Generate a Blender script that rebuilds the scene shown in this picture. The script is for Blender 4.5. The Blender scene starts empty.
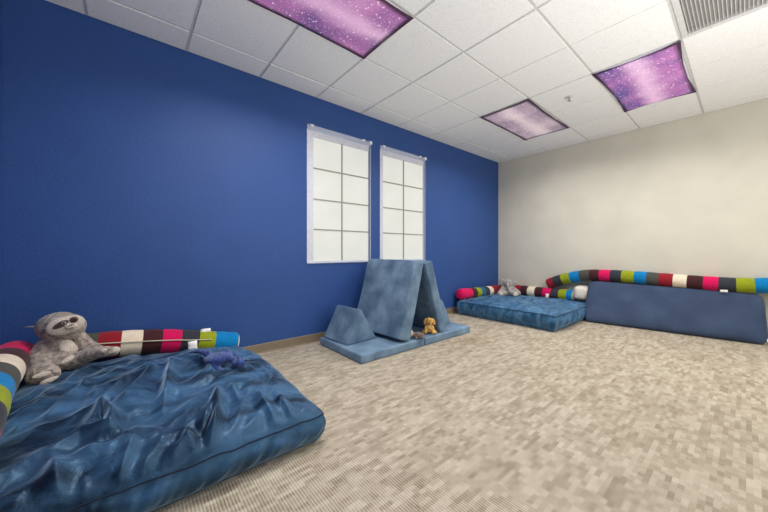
import bpy, bmesh, math, random
import numpy as np
from mathutils import Vector, Matrix, noise, Euler

random.seed(4)
S = bpy.context.scene
C = S.collection
pi = math.pi
CEIL = 2.718
YB = 3.077      # blue wall
XE = 5.462      # beige wall
XL = -0.63      # left wall
YR = -2.7       # right side of the room
GX0, GP = -0.243, 0.6096
GY0 = YB - 0.297

# ------------------------------------------------------------------ materials
def lin(r, g, b):
    f = lambda c: (c/255/12.92) if c/255 <= .04045 else ((c/255+.055)/1.055)**2.4
    return (f(r), f(g), f(b), 1)

def mat(name):
    m = bpy.data.materials.new(name); m.use_nodes = True
    return m, m.node_tree.nodes, m.node_tree.links, m.node_tree.nodes['Principled BSDF']

def node(n, t, **kw):
    x = n.new(t)
    for k, v in kw.items():
        setattr(x, k, v)
    return x

def ramp(n, stops):
    r = n.new('ShaderNodeValToRGB')
    e = r.color_ramp.elements
    e[0].position, e[0].color = stops[0]
    e[1].position, e[1].color = stops[-1]
    for p, c in stops[1:-1]:
        q = e.new(p); q.color = c
    return r

def fabric(name, col, col2=None, scale=300, bump=.3, sheen=.3, rough=.9, mott=6, dist=.002, tint=None):
    m, n, l, b = mat(name)
    tc = n.new('ShaderNodeTexCoord')
    nz = node(n, 'ShaderNodeTexNoise'); nz.inputs['Scale'].default_value = mott; nz.inputs['Detail'].default_value = 5
    l.new(tc.outputs['Object'], nz.inputs['Vector'])
    c2 = col2 or tuple(min(1, c*1.35) for c in col[:3]) + (1,)
    r = ramp(n, [(.35, col), (.68, c2)])
    l.new(nz.outputs['Fac'], r.inputs['Fac']); l.new(r.outputs['Color'], b.inputs['Base Color'])
    n2 = node(n, 'ShaderNodeTexNoise'); n2.inputs['Scale'].default_value = scale; n2.inputs['Detail'].default_value = 2
    l.new(tc.outputs['Object'], n2.inputs['Vector'])
    bp = n.new('ShaderNodeBump'); bp.inputs['Strength'].default_value = bump; bp.inputs['Distance'].default_value = dist
    l.new(n2.outputs['Fac'], bp.inputs['Height']); l.new(bp.outputs['Normal'], b.inputs['Normal'])
    b.inputs['Roughness'].default_value = rough
    b.inputs['Sheen Weight'].default_value = sheen
    b.inputs['Sheen Roughness'].default_value = .4
    b.inputs['Sheen Tint'].default_value = tint or (1, 1, 1, 1)
    b.inputs['Specular IOR Level'].default_value = .3
    return m

def plain(name, col, rough=.6, metal=0, spec=.5, noise_amt=.06):
    m, n, l, b = mat(name)
    tc = n.new('ShaderNodeTexCoord')
    nz = n.new('ShaderNodeTexNoise'); nz.inputs['Scale'].default_value = 25
    l.new(tc.outputs['Object'], nz.inputs['Vector'])
    r = ramp(n, [(.3, tuple(c*(1-noise_amt) for c in col[:3])+(1,)), (.7, tuple(min(1, c*(1+noise_amt)) for c in col[:3])+(1,))])
    l.new(nz.outputs['Fac'], r.inputs['Fac']); l.new(r.outputs['Color'], b.inputs['Base Color'])
    b.inputs['Roughness'].default_value = rough; b.inputs['Metallic'].default_value = metal
    b.inputs['Specular IOR Level'].default_value = spec
    return m

def wall_mat(name, col, bump=.25, rough=.5, spec=.5):
    m, n, l, b = mat(name)
    tc = n.new('ShaderNodeTexCoord')
    nz = n.new('ShaderNodeTexNoise'); nz.inputs['Scale'].default_value = 55; nz.inputs['Detail'].default_value = 4; nz.inputs['Roughness'].default_value = .55
    n3 = n.new('ShaderNodeTexNoise'); n3.inputs['Scale'].default_value = 3; n3.inputs['Detail'].default_value = 3
    l.new(tc.outputs['Object'], nz.inputs['Vector']); l.new(tc.outputs['Object'], n3.inputs['Vector'])
    bp = n.new('ShaderNodeBump'); bp.inputs['Strength'].default_value = bump; bp.inputs['Distance'].default_value = .004
    l.new(nz.outputs['Fac'], bp.inputs['Height']); l.new(bp.outputs['Normal'], b.inputs['Normal'])
    r = ramp(n, [(.3, tuple(c*.96 for c in col[:3])+(1,)), (.7, tuple(min(1, c*1.04) for c in col[:3])+(1,))])
    l.new(n3.outputs['Fac'], r.inputs['Fac']); l.new(r.outputs['Color'], b.inputs['Base Color'])
    b.inputs['Roughness'].default_value = rough; b.inputs['Specular IOR Level'].default_value = spec
    return m

M = {}
M['blue_wall'] = wall_mat('blue_wall_paint', lin(47, 80, 141), .6, .5, .3)
M['beige_wall'] = wall_mat('beige_wall_paint', lin(214, 209, 192), .2, .6, .35)
M['white'] = plain('white_paint', lin(228, 229, 232), .5)
M['frame'] = plain('window_frame_white', lin(205, 208, 220), .45)
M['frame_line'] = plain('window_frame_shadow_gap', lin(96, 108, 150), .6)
M['muntin'] = plain('grey_muntin', lin(146, 146, 138), .5)
M['grid'] = plain('ceiling_grid_metal', lin(205, 205, 203), .5)
M['tag'] = fabric('white_label_cloth', lin(225, 222, 215), None, 300, .2, .1)
M['cord'] = fabric('beige_cord', lin(190, 185, 165), None, 400, .3, .1)
M['base'] = plain('tan_rubber_base', lin(128, 114, 94), .55)
M['base_dark'] = plain('brown_rubber_base', lin(96, 82, 68), .55)
M['chrome'] = plain('sprinkler_chrome', (.45, .45, .45, 1), .3, 1)
M['dark'] = plain('dark_plastic', lin(20, 18, 18), .25)
M['vent'] = plain('vent_white', lin(205, 205, 203), .5)
M['vent_dark'] = plain('vent_duct_grey', lin(165, 165, 163), .8)

def carpet():
    m, n, l, b = mat('carpet_beige_block_weave')
    tc = n.new('ShaderNodeTexCoord')
    sp = n.new('ShaderNodeSeparateXYZ'); l.new(tc.outputs['Object'], sp.inputs[0])
    def mth(op, a, b_=None):
        x = node(n, 'ShaderNodeMath', operation=op)
        for i, v in enumerate((a, b_)):
            if v is None: continue
            if isinstance(v, (int, float)): x.inputs[i].default_value = v
            else: l.new(v, x.inputs[i])
        return x.outputs[0]
    def cells(w, h, seed, snap):
        row = mth('FLOOR', mth('DIVIDE', sp.outputs['Y'], h))
        wn = node(n, 'ShaderNodeTexWhiteNoise', noise_dimensions='2D')
        cb = n.new('ShaderNodeCombineXYZ'); l.new(row, cb.inputs[0]); cb.inputs[1].default_value = seed
        l.new(cb.outputs[0], wn.inputs['Vector'])
        col = mth('FLOOR', mth('ADD', mth('DIVIDE', sp.outputs['X'], w), mth('MULTIPLY', wn.outputs['Value'], snap)))
        w2 = node(n, 'ShaderNodeTexWhiteNoise', noise_dimensions='3D')
        cb2 = n.new('ShaderNodeCombineXYZ'); l.new(row, cb2.inputs[0]); l.new(col, cb2.inputs[1]); cb2.inputs[2].default_value = seed
        l.new(cb2.outputs[0], w2.inputs['Vector'])
        return w2.outputs['Value']
    a = cells(.062, .021, 1.0, 7.3); c = cells(.13, .042, 5.0, 3.7); d = cells(.036, .021, 9.0, 11.1)
    tone = mth('ADD', mth('ADD', mth('MULTIPLY', a, .45), mth('MULTIPLY', c, .3)), mth('MULTIPLY', d, .25))
    nz = n.new('ShaderNodeTexNoise'); nz.inputs['Scale'].default_value = 160; nz.inputs['Detail'].default_value = 2
    l.new(tc.outputs['Object'], nz.inputs['Vector'])
    tone2 = mth('ADD', tone, mth('MULTIPLY', mth('SUBTRACT', nz.outputs['Fac'], .5), .35))
    r = ramp(n, [(.12, lin(160, 149, 130)), (.5, lin(180, 169, 150)), (.85, lin(194, 184, 166))])
    l.new(tone2, r.inputs['Fac'])
    # ribs across the blocks
    wv = node(n, 'ShaderNodeTexWave', wave_type='BANDS', bands_direction='X'); wv.inputs['Scale'].default_value = 26; wv.inputs['Distortion'].default_value = .6
    wv.inputs['Detail Scale'].default_value = 3
    l.new(tc.outputs['Object'], wv.inputs['Vector'])
    wy = node(n, 'ShaderNodeTexWave', wave_type='BANDS', bands_direction='Y'); wy.inputs['Scale'].default_value = 11.2; wy.inputs['Distortion'].default_value = .4
    l.new(tc.outputs['Object'], wy.inputs['Vector'])
    mx = node(n, 'ShaderNodeMix', data_type='RGBA', blend_type='MULTIPLY')
    r2 = ramp(n, [(.1, (.50, .47, .42, 1)), (.55, (1, 1, 1, 1))])
    l.new(wv.outputs['Fac'], r2.inputs['Fac'])
    l.new(mth('MULTIPLY', mth('SUBTRACT', 1.15, tone2), .95), mx.inputs[0])
    l.new(r.outputs['Color'], mx.inputs[6]); l.new(r2.outputs['Color'], mx.inputs[7])
    # soft brown patch with a noisy edge near the foam seat
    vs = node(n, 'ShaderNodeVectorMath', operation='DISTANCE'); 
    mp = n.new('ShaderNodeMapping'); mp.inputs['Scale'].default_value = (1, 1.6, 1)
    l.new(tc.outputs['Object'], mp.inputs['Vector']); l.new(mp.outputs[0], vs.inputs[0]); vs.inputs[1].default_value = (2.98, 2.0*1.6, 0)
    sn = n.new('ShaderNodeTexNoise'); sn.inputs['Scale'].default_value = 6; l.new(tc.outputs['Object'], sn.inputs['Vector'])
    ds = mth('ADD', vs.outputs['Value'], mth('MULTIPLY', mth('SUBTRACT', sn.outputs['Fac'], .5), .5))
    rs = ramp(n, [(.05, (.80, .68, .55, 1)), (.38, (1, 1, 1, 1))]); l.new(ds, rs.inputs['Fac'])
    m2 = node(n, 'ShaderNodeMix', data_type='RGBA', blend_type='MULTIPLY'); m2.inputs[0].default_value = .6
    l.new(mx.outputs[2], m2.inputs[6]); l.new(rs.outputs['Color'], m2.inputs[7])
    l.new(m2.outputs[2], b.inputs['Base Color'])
    bp = n.new('ShaderNodeBump'); bp.inputs['Strength'].default_value = .5; bp.inputs['Distance'].default_value = .004
    h = mth('ADD', mth('MULTIPLY', wv.outputs['Fac'], .6), mth('ADD', mth('MULTIPLY', wy.outputs['Fac'], .4), tone2))
    l.new(h, bp.inputs['Height']); l.new(bp.outputs['Normal'], b.inputs['Normal'])
    b.inputs['Roughness'].default_value = .95; b.inputs['Specular IOR Level'].default_value = .1
    return m
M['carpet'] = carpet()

def tile_mat():
    m, n, l, b = mat('ceiling_tile_white')
    tc = n.new('ShaderNodeTexCoord')
    nz = n.new('ShaderNodeTexNoise'); nz.inputs['Scale'].default_value = 70; nz.inputs['Detail'].default_value = 6; nz.inputs['Roughness'].default_value = .7
    l.new(tc.outputs['Object'], nz.inputs['Vector'])
    r = ramp(n, [(.30, lin(226, 226, 224)), (.5, lin(242, 242, 240)), (.75, lin(246, 246, 245))])
    l.new(nz.outputs['Fac'], r.inputs['Fac']); l.new(r.outputs['Color'], b.inputs['Base Color'])
    bp = n.new('ShaderNodeBump'); bp.inputs['Strength'].default_value = .5; bp.inputs['Distance'].default_value = .004
    l.new(nz.outputs['Fac'], bp.inputs['Height']); l.new(bp.outputs['Normal'], b.inputs['Normal'])
    b.inputs['Roughness'].default_value = .9; b.inputs['Specular IOR Level'].default_value = .2
    return m
M['tile'] = tile_mat()

def galaxy(name, base, mid, hot, edge, band, strength, seed):
    m, n, l, b = mat(name)
    tc = n.new('ShaderNodeTexCoord')
    mp = n.new('ShaderNodeMapping'); mp.inputs['Location'].default_value = (seed, seed*1.7, 0)
    l.new(tc.outputs['Object'], mp.inputs['Vector'])
    nz = n.new('ShaderNodeTexNoise'); nz.inputs['Scale'].default_value = 2.2; nz.inputs['Detail'].default_value = 5; nz.inputs['Distortion'].default_value = .3
    l.new(mp.outputs[0], nz.inputs['Vector'])
    r = ramp(n, [(.25, edge), (.40, base), (.58, mid), (.85, hot)])
    l.new(nz.outputs['Fac'], r.inputs['Fac'])
    sp = n.new('ShaderNodeSeparateXYZ'); l.new(tc.outputs['Object'], sp.inputs[0])
    def mth(op, a, b_=None):
        x = node(n, 'ShaderNodeMath', operation=op)
        for i, v in enumerate((a, b_)):
            if v is None: continue
            if isinstance(v, (int, float)): x.inputs[i].default_value = v
            else: l.new(v, x.inputs[i])
        return x.outputs[0]
    n2 = n.new('ShaderNodeTexNoise'); n2.inputs['Scale'].default_value = 5; n2.inputs['Detail'].default_value = 6
    l.new(mp.outputs[0], n2.inputs['Vector'])
    # milky band along the length: tube glow put into the colour
    yy = mth('ABSOLUTE', mth('ADD', sp.outputs['Y'], mth('MULTIPLY', mth('SUBTRACT', n2.outputs['Fac'], .5), .12)))
    br = ramp(n, [(.0, (1, 1, 1, 1)), (.15, (0, 0, 0, 1))]); br.color_ramp.interpolation = 'EASE'
    l.new(yy, br.inputs['Fac'])
    mx = node(n, 'ShaderNodeMix', data_type='RGBA'); l.new(mth('MULTIPLY', br.outputs['Color'], .75), mx.inputs[0])
    l.new(r.outputs['Color'], mx.inputs[6]); mx.inputs[7].default_value = band
    # stars of several sizes
    col = mx.outputs[2]
    for sc, th, pw in ((26, .26, 1.0), (60, .36, .6), (11, .13, 1.0)):
        v = node(n, 'ShaderNodeTexVoronoi', feature='F1'); v.inputs['Scale'].default_value = sc
        l.new(mp.outputs[0], v.inputs['Vector'])
        st = ramp(n, [(.0, (1, 1, 1, 1)), (th, (0, 0, 0, 1))]); l.new(v.outputs['Distance'], st.inputs['Fac'])
        sx = n.new('ShaderNodeSeparateColor'); l.new(v.outputs['Color'], sx.inputs[0])
        gate = mth('GREATER_THAN', sx.outputs[0], .38)
        mx2 = node(n, 'ShaderNodeMix', data_type='RGBA'); l.new(mth('MULTIPLY', mth('MULTIPLY', st.outputs['Color'], gate), pw), mx2.inputs[0])
        l.new(col, mx2.inputs[6]); mx2.inputs[7].default_value = (1, .85, 1, 1)
        col = mx2.outputs[2]
    # dark border: cloth edge without back-light, put into the colour
    ax = mth('SUBTRACT', .6096, mth('ABSOLUTE', sp.outputs['X'])); ay = mth('SUBTRACT', .3048, mth('ABSOLUTE', sp.outputs['Y']))
    e = mth('MINIMUM', ax, ay)
    er = ramp(n, [(.022, (.10, .07, .10, 1)), (.055, (1, 1, 1, 1))]); l.new(e, er.inputs['Fac'])
    m3 = node(n, 'ShaderNodeMix', data_type='RGBA', blend_type='MULTIPLY'); m3.inputs[0].default_value = 1
    l.new(col, m3.inputs[6]); l.new(er.outputs['Color'], m3.inputs[7])
    l.new(m3.outputs[2], b.inputs['Base Color']); l.new(m3.outputs[2], b.inputs['Emission Color'])
    b.inputs['Emission Strength'].default_value = strength
    b.inputs['Roughness'].default_value = .8
    return m

# satin / velvet bed covers
def velvet(name, dark, light, rough, sheen, mott=4):
    m, n, l, b = mat(name)
    tc = n.new('ShaderNodeTexCoord')
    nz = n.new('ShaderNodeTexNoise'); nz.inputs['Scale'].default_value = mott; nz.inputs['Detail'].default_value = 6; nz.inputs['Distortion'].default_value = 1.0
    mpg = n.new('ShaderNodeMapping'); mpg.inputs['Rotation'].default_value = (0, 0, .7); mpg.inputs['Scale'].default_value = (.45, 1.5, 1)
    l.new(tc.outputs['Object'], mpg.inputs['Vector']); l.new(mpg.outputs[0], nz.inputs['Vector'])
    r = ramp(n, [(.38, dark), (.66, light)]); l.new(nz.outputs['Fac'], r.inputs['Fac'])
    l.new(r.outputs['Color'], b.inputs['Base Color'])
    n2 = n.new('ShaderNodeTexNoise'); n2.inputs['Scale'].default_value = 18; n2.inputs['Detail'].default_value = 5; n2.inputs['Distortion'].default_value = 1.2
    l.new(tc.outputs['Object'], n2.inputs['Vector'])
    bp = n.new('ShaderNodeBump'); bp.inputs['Strength'].default_value = .35; bp.inputs['Distance'].default_value = .012
    l.new(n2.outputs['Fac'], bp.inputs['Height'])
    n4 = n.new('ShaderNodeTexNoise'); n4.inputs['Scale'].default_value = 250
    l.new(tc.outputs['Object'], n4.inputs['Vector'])
    b2 = n.new('ShaderNodeBump'); b2.inputs['Strength'].default_value = .2; b2.inputs['Distance'].default_value = .002
    l.new(n4.outputs['Fac'], b2.inputs['Height']); l.new(bp.outputs['Normal'], b2.inputs['Normal'])
    l.new(b2.outputs['Normal'], b.inputs['Normal'])
    b.inputs['Roughness'].default_value = rough
    b.inputs['Sheen Weight'].default_value = sheen; b.inputs['Sheen Roughness'].default_value = .35
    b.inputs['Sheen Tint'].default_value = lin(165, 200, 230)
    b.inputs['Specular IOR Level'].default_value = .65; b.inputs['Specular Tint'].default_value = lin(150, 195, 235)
    return m
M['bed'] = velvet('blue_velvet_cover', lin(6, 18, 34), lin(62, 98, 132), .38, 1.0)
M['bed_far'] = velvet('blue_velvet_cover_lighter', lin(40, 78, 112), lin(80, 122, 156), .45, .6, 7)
M['piping'] = fabric('dark_blue_piping', lin(12, 28, 52), None, 300, .2, .2)
M['suede'] = fabric('blue_microsuede', lin(78, 102, 126), lin(124, 150, 172), 260, .25, .7, .85, 5, tint=lin(170, 205, 235))
M['body_pillow'] = fabric('navy_cotton_jersey', lin(56, 70, 96), lin(66, 82, 108), 320, .25, .12, .9, 4)
M['cream_cloth'] = fabric('cream_cloth', lin(200, 190, 170), lin(228, 220, 205), 200, .3, .2, .9, 8)

KN = {'brown': lin(64, 30, 34), 'magenta': lin(205, 10, 84), 'slate': lin(50, 52, 60), 'olive': lin(140, 150, 24), 'cyan': lin(0, 118, 176),
      'grey': lin(72, 72, 66), 'red': lin(140, 26, 38), 'cream': lin(224, 208, 184), 'teal': lin(26, 98, 130)}
for k, v in KN.items():
    M['knit_'+k] = fabric('knit_'+k, v, tuple(min(1, c*1.15) for c in v[:3])+(1,), 350, .4, .15, .92, 20)
def fur(name, a, b_, scale=60):
    m = fabric(name, a, b_, 190, 1.0, .5, .95, scale, .012)
    return m
M['fur_sloth'] = fur('grey_brown_plush_fur', lin(122, 106, 96), lin(206, 190, 176), 42)
M['fur_cream'] = fur('cream_plush_fur', lin(222, 208, 190), lin(240, 228, 212), 30)
M['fur_brown'] = fur('dark_brown_plush', lin(62, 44, 36), lin(90, 66, 54), 40)
M['fur_grey'] = fur('pale_grey_plush_fur', lin(156, 150, 144), lin(200, 192, 184), 40)
M['fur_gold'] = fur('golden_plush_fur', lin(226, 164, 62), lin(252, 206, 112), 50)
M['fur_gold_light'] = fur('light_golden_plush_fur', lin(228, 178, 100), lin(246, 208, 140), 50)
M['fur_tan'] = fur('tan_grey_plush_fur', lin(104, 86, 84), lin(150, 124, 116), 60)
M['fur_pink'] = fur('pinkish_plush_fur', lin(196, 160, 150), lin(214, 180, 170), 30)
M['fur_blue'] = fur('blue_speckled_plush', lin(22, 44, 112), lin(74, 104, 176), 60)
M['fur_blue_dark'] = fur('dark_blue_plush', lin(16, 26, 70), lin(30, 44, 100), 75)

# ------------------------------------------------------------------ object helpers
def tag(o, label=None, cat=None, group=None, kind=None):
    if label: o['label'] = label
    if cat: o['category'] = cat
    if group: o['group'] = group
    if kind: o['kind'] = kind
    return o

def thing(name, label, cat, loc=(0, 0, 0), rz=0, group=None):
    o = bpy.data.objects.new(name, None); C.objects.link(o)
    o.location = loc; o.rotation_euler = (0, 0, rz); o.empty_display_size = .1
    return tag(o, label, cat, group)

def link(name, me, mats, parent=None, smooth=True, world=False):
    if smooth:
        for p in me.polygons: p.use_smooth = True
    for m in (mats if isinstance(mats, (list, tuple)) else [mats]): me.materials.append(m)
    o = bpy.data.objects.new(name, me); C.objects.link(o)
    if parent:
        o.parent = parent
        if world:
            o.matrix_parent_inverse = root_inv(parent)
    return o

def root_inv(p):
    m = Matrix.LocRotScale(p.location, p.rotation_euler, p.scale)
    q = p
    while q.parent:
        q = q.parent
        m = Matrix.LocRotScale(q.location, q.rotation_euler, q.scale) @ m
    return m.inverted()

def pydata(name, v, f, idx=None):
    me = bpy.data.meshes.new(name); me.from_pydata([tuple(p) for p in v], [], f)
    if idx is not None: me.polygons.foreach_set('material_index', idx)
    me.update(); return me

def box_bm(bm, x0, x1, y0, y1, z0, z1):
    r = bmesh.ops.create_cube(bm, size=1)
    for v in r['verts']:
        v.co = Vector(((x0+x1)/2+v.co.x*(x1-x0), (y0+y1)/2+v.co.y*(y1-y0), (z0+z1)/2+v.co.z*(z1-z0)))
    return r['verts']

def bm_obj(name, bm, mats, parent=None, smooth=False, world=False, bevel=0, seg=2):
    if bevel:
        bmesh.ops.bevel(bm, geom=list(bm.edges), offset=bevel, segments=seg, affect='EDGES', profile=.6)
    bmesh.ops.recalc_face_normals(bm, faces=bm.faces)
    me = bpy.data.meshes.new(name); bm.to_mesh(me); bm.free()
    return link(name, me, mats, parent, smooth, world)

def boxes(name, lst, mats, parent=None, bevel=0, world=False, smooth=False):
    bm = bmesh.new()
    for b in lst: box_bm(bm, *b)
    return bm_obj(name, bm, mats, parent, smooth, world, bevel)

def catmull(pts, step):
    P = [Vector(p) for p in pts]; P = [P[0]*2-P[1]] + P + [P[-1]*2-P[-2]]
    out = []
    for i in range(1, len(P)-2):
        a, b, c, d = P[i-1:i+3]
        n = max(2, int((c-b).length/step))
        for k in range(n):
            t = k/n
            out.append(.5*((2*b)+(c-a)*t+(2*a-5*b+4*c-d)*t*t+(3*b-a-3*c+d)*t**3))
    out.append(P[-2]); return out

def tube_mesh(name, path, rad, seg=12, mats_fn=None):
    """rad: float or fn(i, n)"""
    v, f, idx = [], [], []
    n = len(path); up = Vector((0, 0, 1))
    for i, p in enumerate(path):
        t = (path[min(i+1, n-1)]-path[max(i-1, 0)]).normalized()
        s = t.cross(up); s = s.normalized() if s.length > 1e-3 else Vector((1, 0, 0))
        w = s.cross(t).normalized()
        r = rad(i, n) if callable(rad) else rad
        for k in range(seg):
            a = 2*pi*k/seg; v.append(p+(s*math.cos(a)+w*math.sin(a))*r)
    for i in range(n-1):
        for k in range(seg):
            f.append((i*seg+k, i*seg+(k+1) % seg, (i+1)*seg+(k+1) % seg, (i+1)*seg+k))
            idx.append(mats_fn(i) if mats_fn else 0)
    f.append(tuple(range(seg))[::-1]); idx.append(idx[0]); f.append(tuple((n-1)*seg+k for k in range(seg))); idx.append(idx[-1])
    return pydata(name, v, f, idx)

def blob(name, shapes, material, parent=None, voxel=.006, world=True, fuzz=.0, smooth_it=4):
    """union of ellipsoids (centre, radii, euler) and capsule chains ([points], [radii]) as one continuous surface"""
    bm = bmesh.new()
    for s in shapes:
        if len(s) == 2 and isinstance(s[0], list):
            pts = [Vector(p) for p in s[0]]; rs = s[1]
            for i in range(len(pts)-1):
                L = (pts[i+1]-pts[i]).length; m = max(2, int(L/.012))
                for k in range(m+1):
                    t = k/m; r = rs[i]*(1-t)+rs[i+1]*t
                    g = bmesh.ops.create_icosphere(bm, subdivisions=2, radius=r)
                    bmesh.ops.translate(bm, verts=g['verts'], vec=pts[i].lerp(pts[i+1], t))
        else:
            c, r = s[0], s[1]; e = s[2] if len(s) > 2 else (0, 0, 0)
            g = bmesh.ops.create_icosphere(bm, subdivisions=3, radius=1)
            mtx = Matrix.LocRotScale(Vector(c), Euler(e), Vector(r))
            bmesh.ops.transform(bm, matrix=mtx, verts=g['verts'])
    me = bpy.data.meshes.new(name+'_src'); bm.to_mesh(me); bm.free()
    o = bpy.data.objects.new(name+'_src', me); C.objects.link(o)
    r = o.modifiers.new('r', 'REMESH'); r.mode = 'VOXEL'; r.voxel_size = voxel
    sm = o.modifiers.new('s', 'SMOOTH'); sm.iterations = smooth_it; sm.factor = .5
    dg = bpy.context.evaluated_depsgraph_get(); dg.update()
    res = bpy.data.meshes.new_from_object(o.evaluated_get(dg)); res.name = name
    bpy.data.objects.remove(o)
    if fuzz:
        nm = [v.normal.copy() for v in res.vertices]
        for v, q in zip(res.vertices, nm):
            v.co += q*fuzz*(noise.noise(v.co*90)+.6*noise.noise(v.co*180))
    return link(name, res, material, parent, True, world)

YAW = .8735
RT = Vector((math.sin(YAW), -math.cos(YAW), 0)); FW = Vector((math.cos(YAW), math.sin(YAW), 0)); UP = Vector((0, 0, 1))

# ------------------------------------------------------------------ camera
cam = bpy.data.cameras.new('camera'); co = bpy.data.objects.new('camera', cam); C.objects.link(co)
cam.sensor_width = 36; cam.lens = 303.308/768*36; cam.shift_y = (251.53-256)/768
co.location = (0, 0, 1.005); co.rotation_euler = (pi/2, 0, YAW-pi/2); cam.clip_start = .02
S.camera = co

# ------------------------------------------------------------------ room shell
def struct(o): o['kind'] = 'structure'; return o
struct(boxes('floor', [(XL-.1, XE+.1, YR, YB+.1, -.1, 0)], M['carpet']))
W = [(1.479, 2.348), (2.507, 3.368)]; ZB, ZT = .879, 2.391
wl = [(XL-.1, W[0][0], YB, YB+.14, 0, CEIL+.15), (W[1][1], XE+.1, YB, YB+.14, 0, CEIL+.15), (W[0][1], W[1][0], YB, YB+.14, 0, CEIL+.15)]
for a, b in W: wl += [(a, b, YB, YB+.14, 0, ZB), (a, b, YB, YB+.14, ZT, CEIL+.15)]
struct(boxes('wall_left', wl, M['blue_wall']))
struct(boxes('wall_back', [(XL-.1, XL, YR, YB, 0, CEIL+.15)], M['blue_wall']))
struct(boxes('wall_front', [(XE, XE+.1, YR, YB, 0, CEIL+.15)], M['beige_wall']))
# the far right side: beige wall with a made-up wide opening that lets in fill light
struct(boxes('wall_right', [(XL-.1, .2, YR-.1, YR, 0, CEIL+.15), (.2, XE+.1, YR-.1, YR, 2.6, CEIL+.15)], M['beige_wall']))

# ceiling: lay-in tiles
fixtures = [(1, 2), (6, 2), (6, 4), (1, 4)]   # kx, ky of 2x4 lights: x cells k..k+2, between Y line n and n+1
vents = [(5, 5)]
skip = set()
for k, n_ in fixtures: skip |= {(k, n_), (k+1, n_)}
for k, n_ in vents: skip.add((k, n_))
def xl(k): return GX0+k*GP
def yl(n_): return GY0-(n_-1)*GP
bm = bmesh.new()
xs = [XL]+[xl(k) for k in range(0, 10) if xl(k) < XE]+[XE]
ys = [YB]+[yl(n_) for n_ in range(1, 10)]
g = .009
SCORE = (5, 7, 9)    # the long tiles only have a fine score line here
for i in range(len(xs)-1):
    for j in range(len(ys)-1):
        if (i-1, j) in skip: continue
        dz = random.uniform(-.0012, .0012)
        gl = .0035 if i-1 in SCORE else g; gr_ = .0035 if i in SCORE else g
        vs = box_bm(bm, xs[i]+gl, xs[i+1]-gr_, ys[j+1]+g, ys[j]-g, CEIL+dz, CEIL+.02)
        for v in vs:
            if v.co.z < CEIL+.01:
                cx, cy = (xs[i]+xs[i+1])/2, (ys[j]+ys[j+1])/2
                v.co.x += .002*(1 if v.co.x < cx else -1); v.co.y += .003*(1 if v.co.y < cy else -1)
struct(bm_obj('ceiling', bm, M['tile']))
gr = []
for n_ in range(1, 10): gr.append((XL, XE, yl(n_)-.012, yl(n_)+.012, CEIL+.006, CEIL+.02))
for k in range(0, 10):
    x = xl(k)
    for j in range(len(ys)-1):
        if (k-1, j) in skip and (k, j) in skip and not ((k, j) in [(5, 5)] or (k-1, j) in [(5, 5)]) : continue
        if x < XE: gr.append((x-.012, x+.012, ys[j+1]+.012, ys[j]-(.012 if j else 0), CEIL+.006, CEIL+.02))
gr += [(XL, XE, YB-.014, YB, CEIL+.004, CEIL+.02), (XE-.014, XE, YR, YB-.014, CEIL+.004, CEIL+.02)]
struct(boxes('trim_1', gr, M['grid']))
struct(boxes('ceiling_deck', [(XL-.1, XE+.1, YR, YB+.1, CEIL+.15, CEIL+.2)], M['white']))
bpy.data.objects['ceiling_deck'].name = 'trim_2'

# baseboards (cove base with a small lip)
def baseboard(name, a, b, nrm, m):
    a, b, nrm = Vector(a), Vector(b), Vector(nrm)
    prof = [(0, 0), (.014, 0), (.010, .006), (.006, .016), (.005, .088), (.002, .094), (0, .094)]
    v = [p+nrm*q[0]+UP*q[1] for p in (a, b) for q in prof]; n_ = len(prof)
    f = [(i, (i+1) % n_, n_+(i+1) % n_, n_+i) for i in range(n_)]+[tuple(range(n_)), tuple(range(2*n_-1, n_-1, -1))]
    struct(link(name, pydata(name, v, f), m, None, False))
baseboard('baseboard_left', (XL, YB, 0), (XE-.016, YB, 0), (0, -1, 0), M['base'])
baseboard('baseboard_front', (XE, YB, 0), (XE, YR, 0), (-1, 0, 0), M['base_dark'])
baseboard('baseboard_back', (XL, YR, 0), (XL, YB-.016, 0), (1, 0, 0), M['base'])

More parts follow.
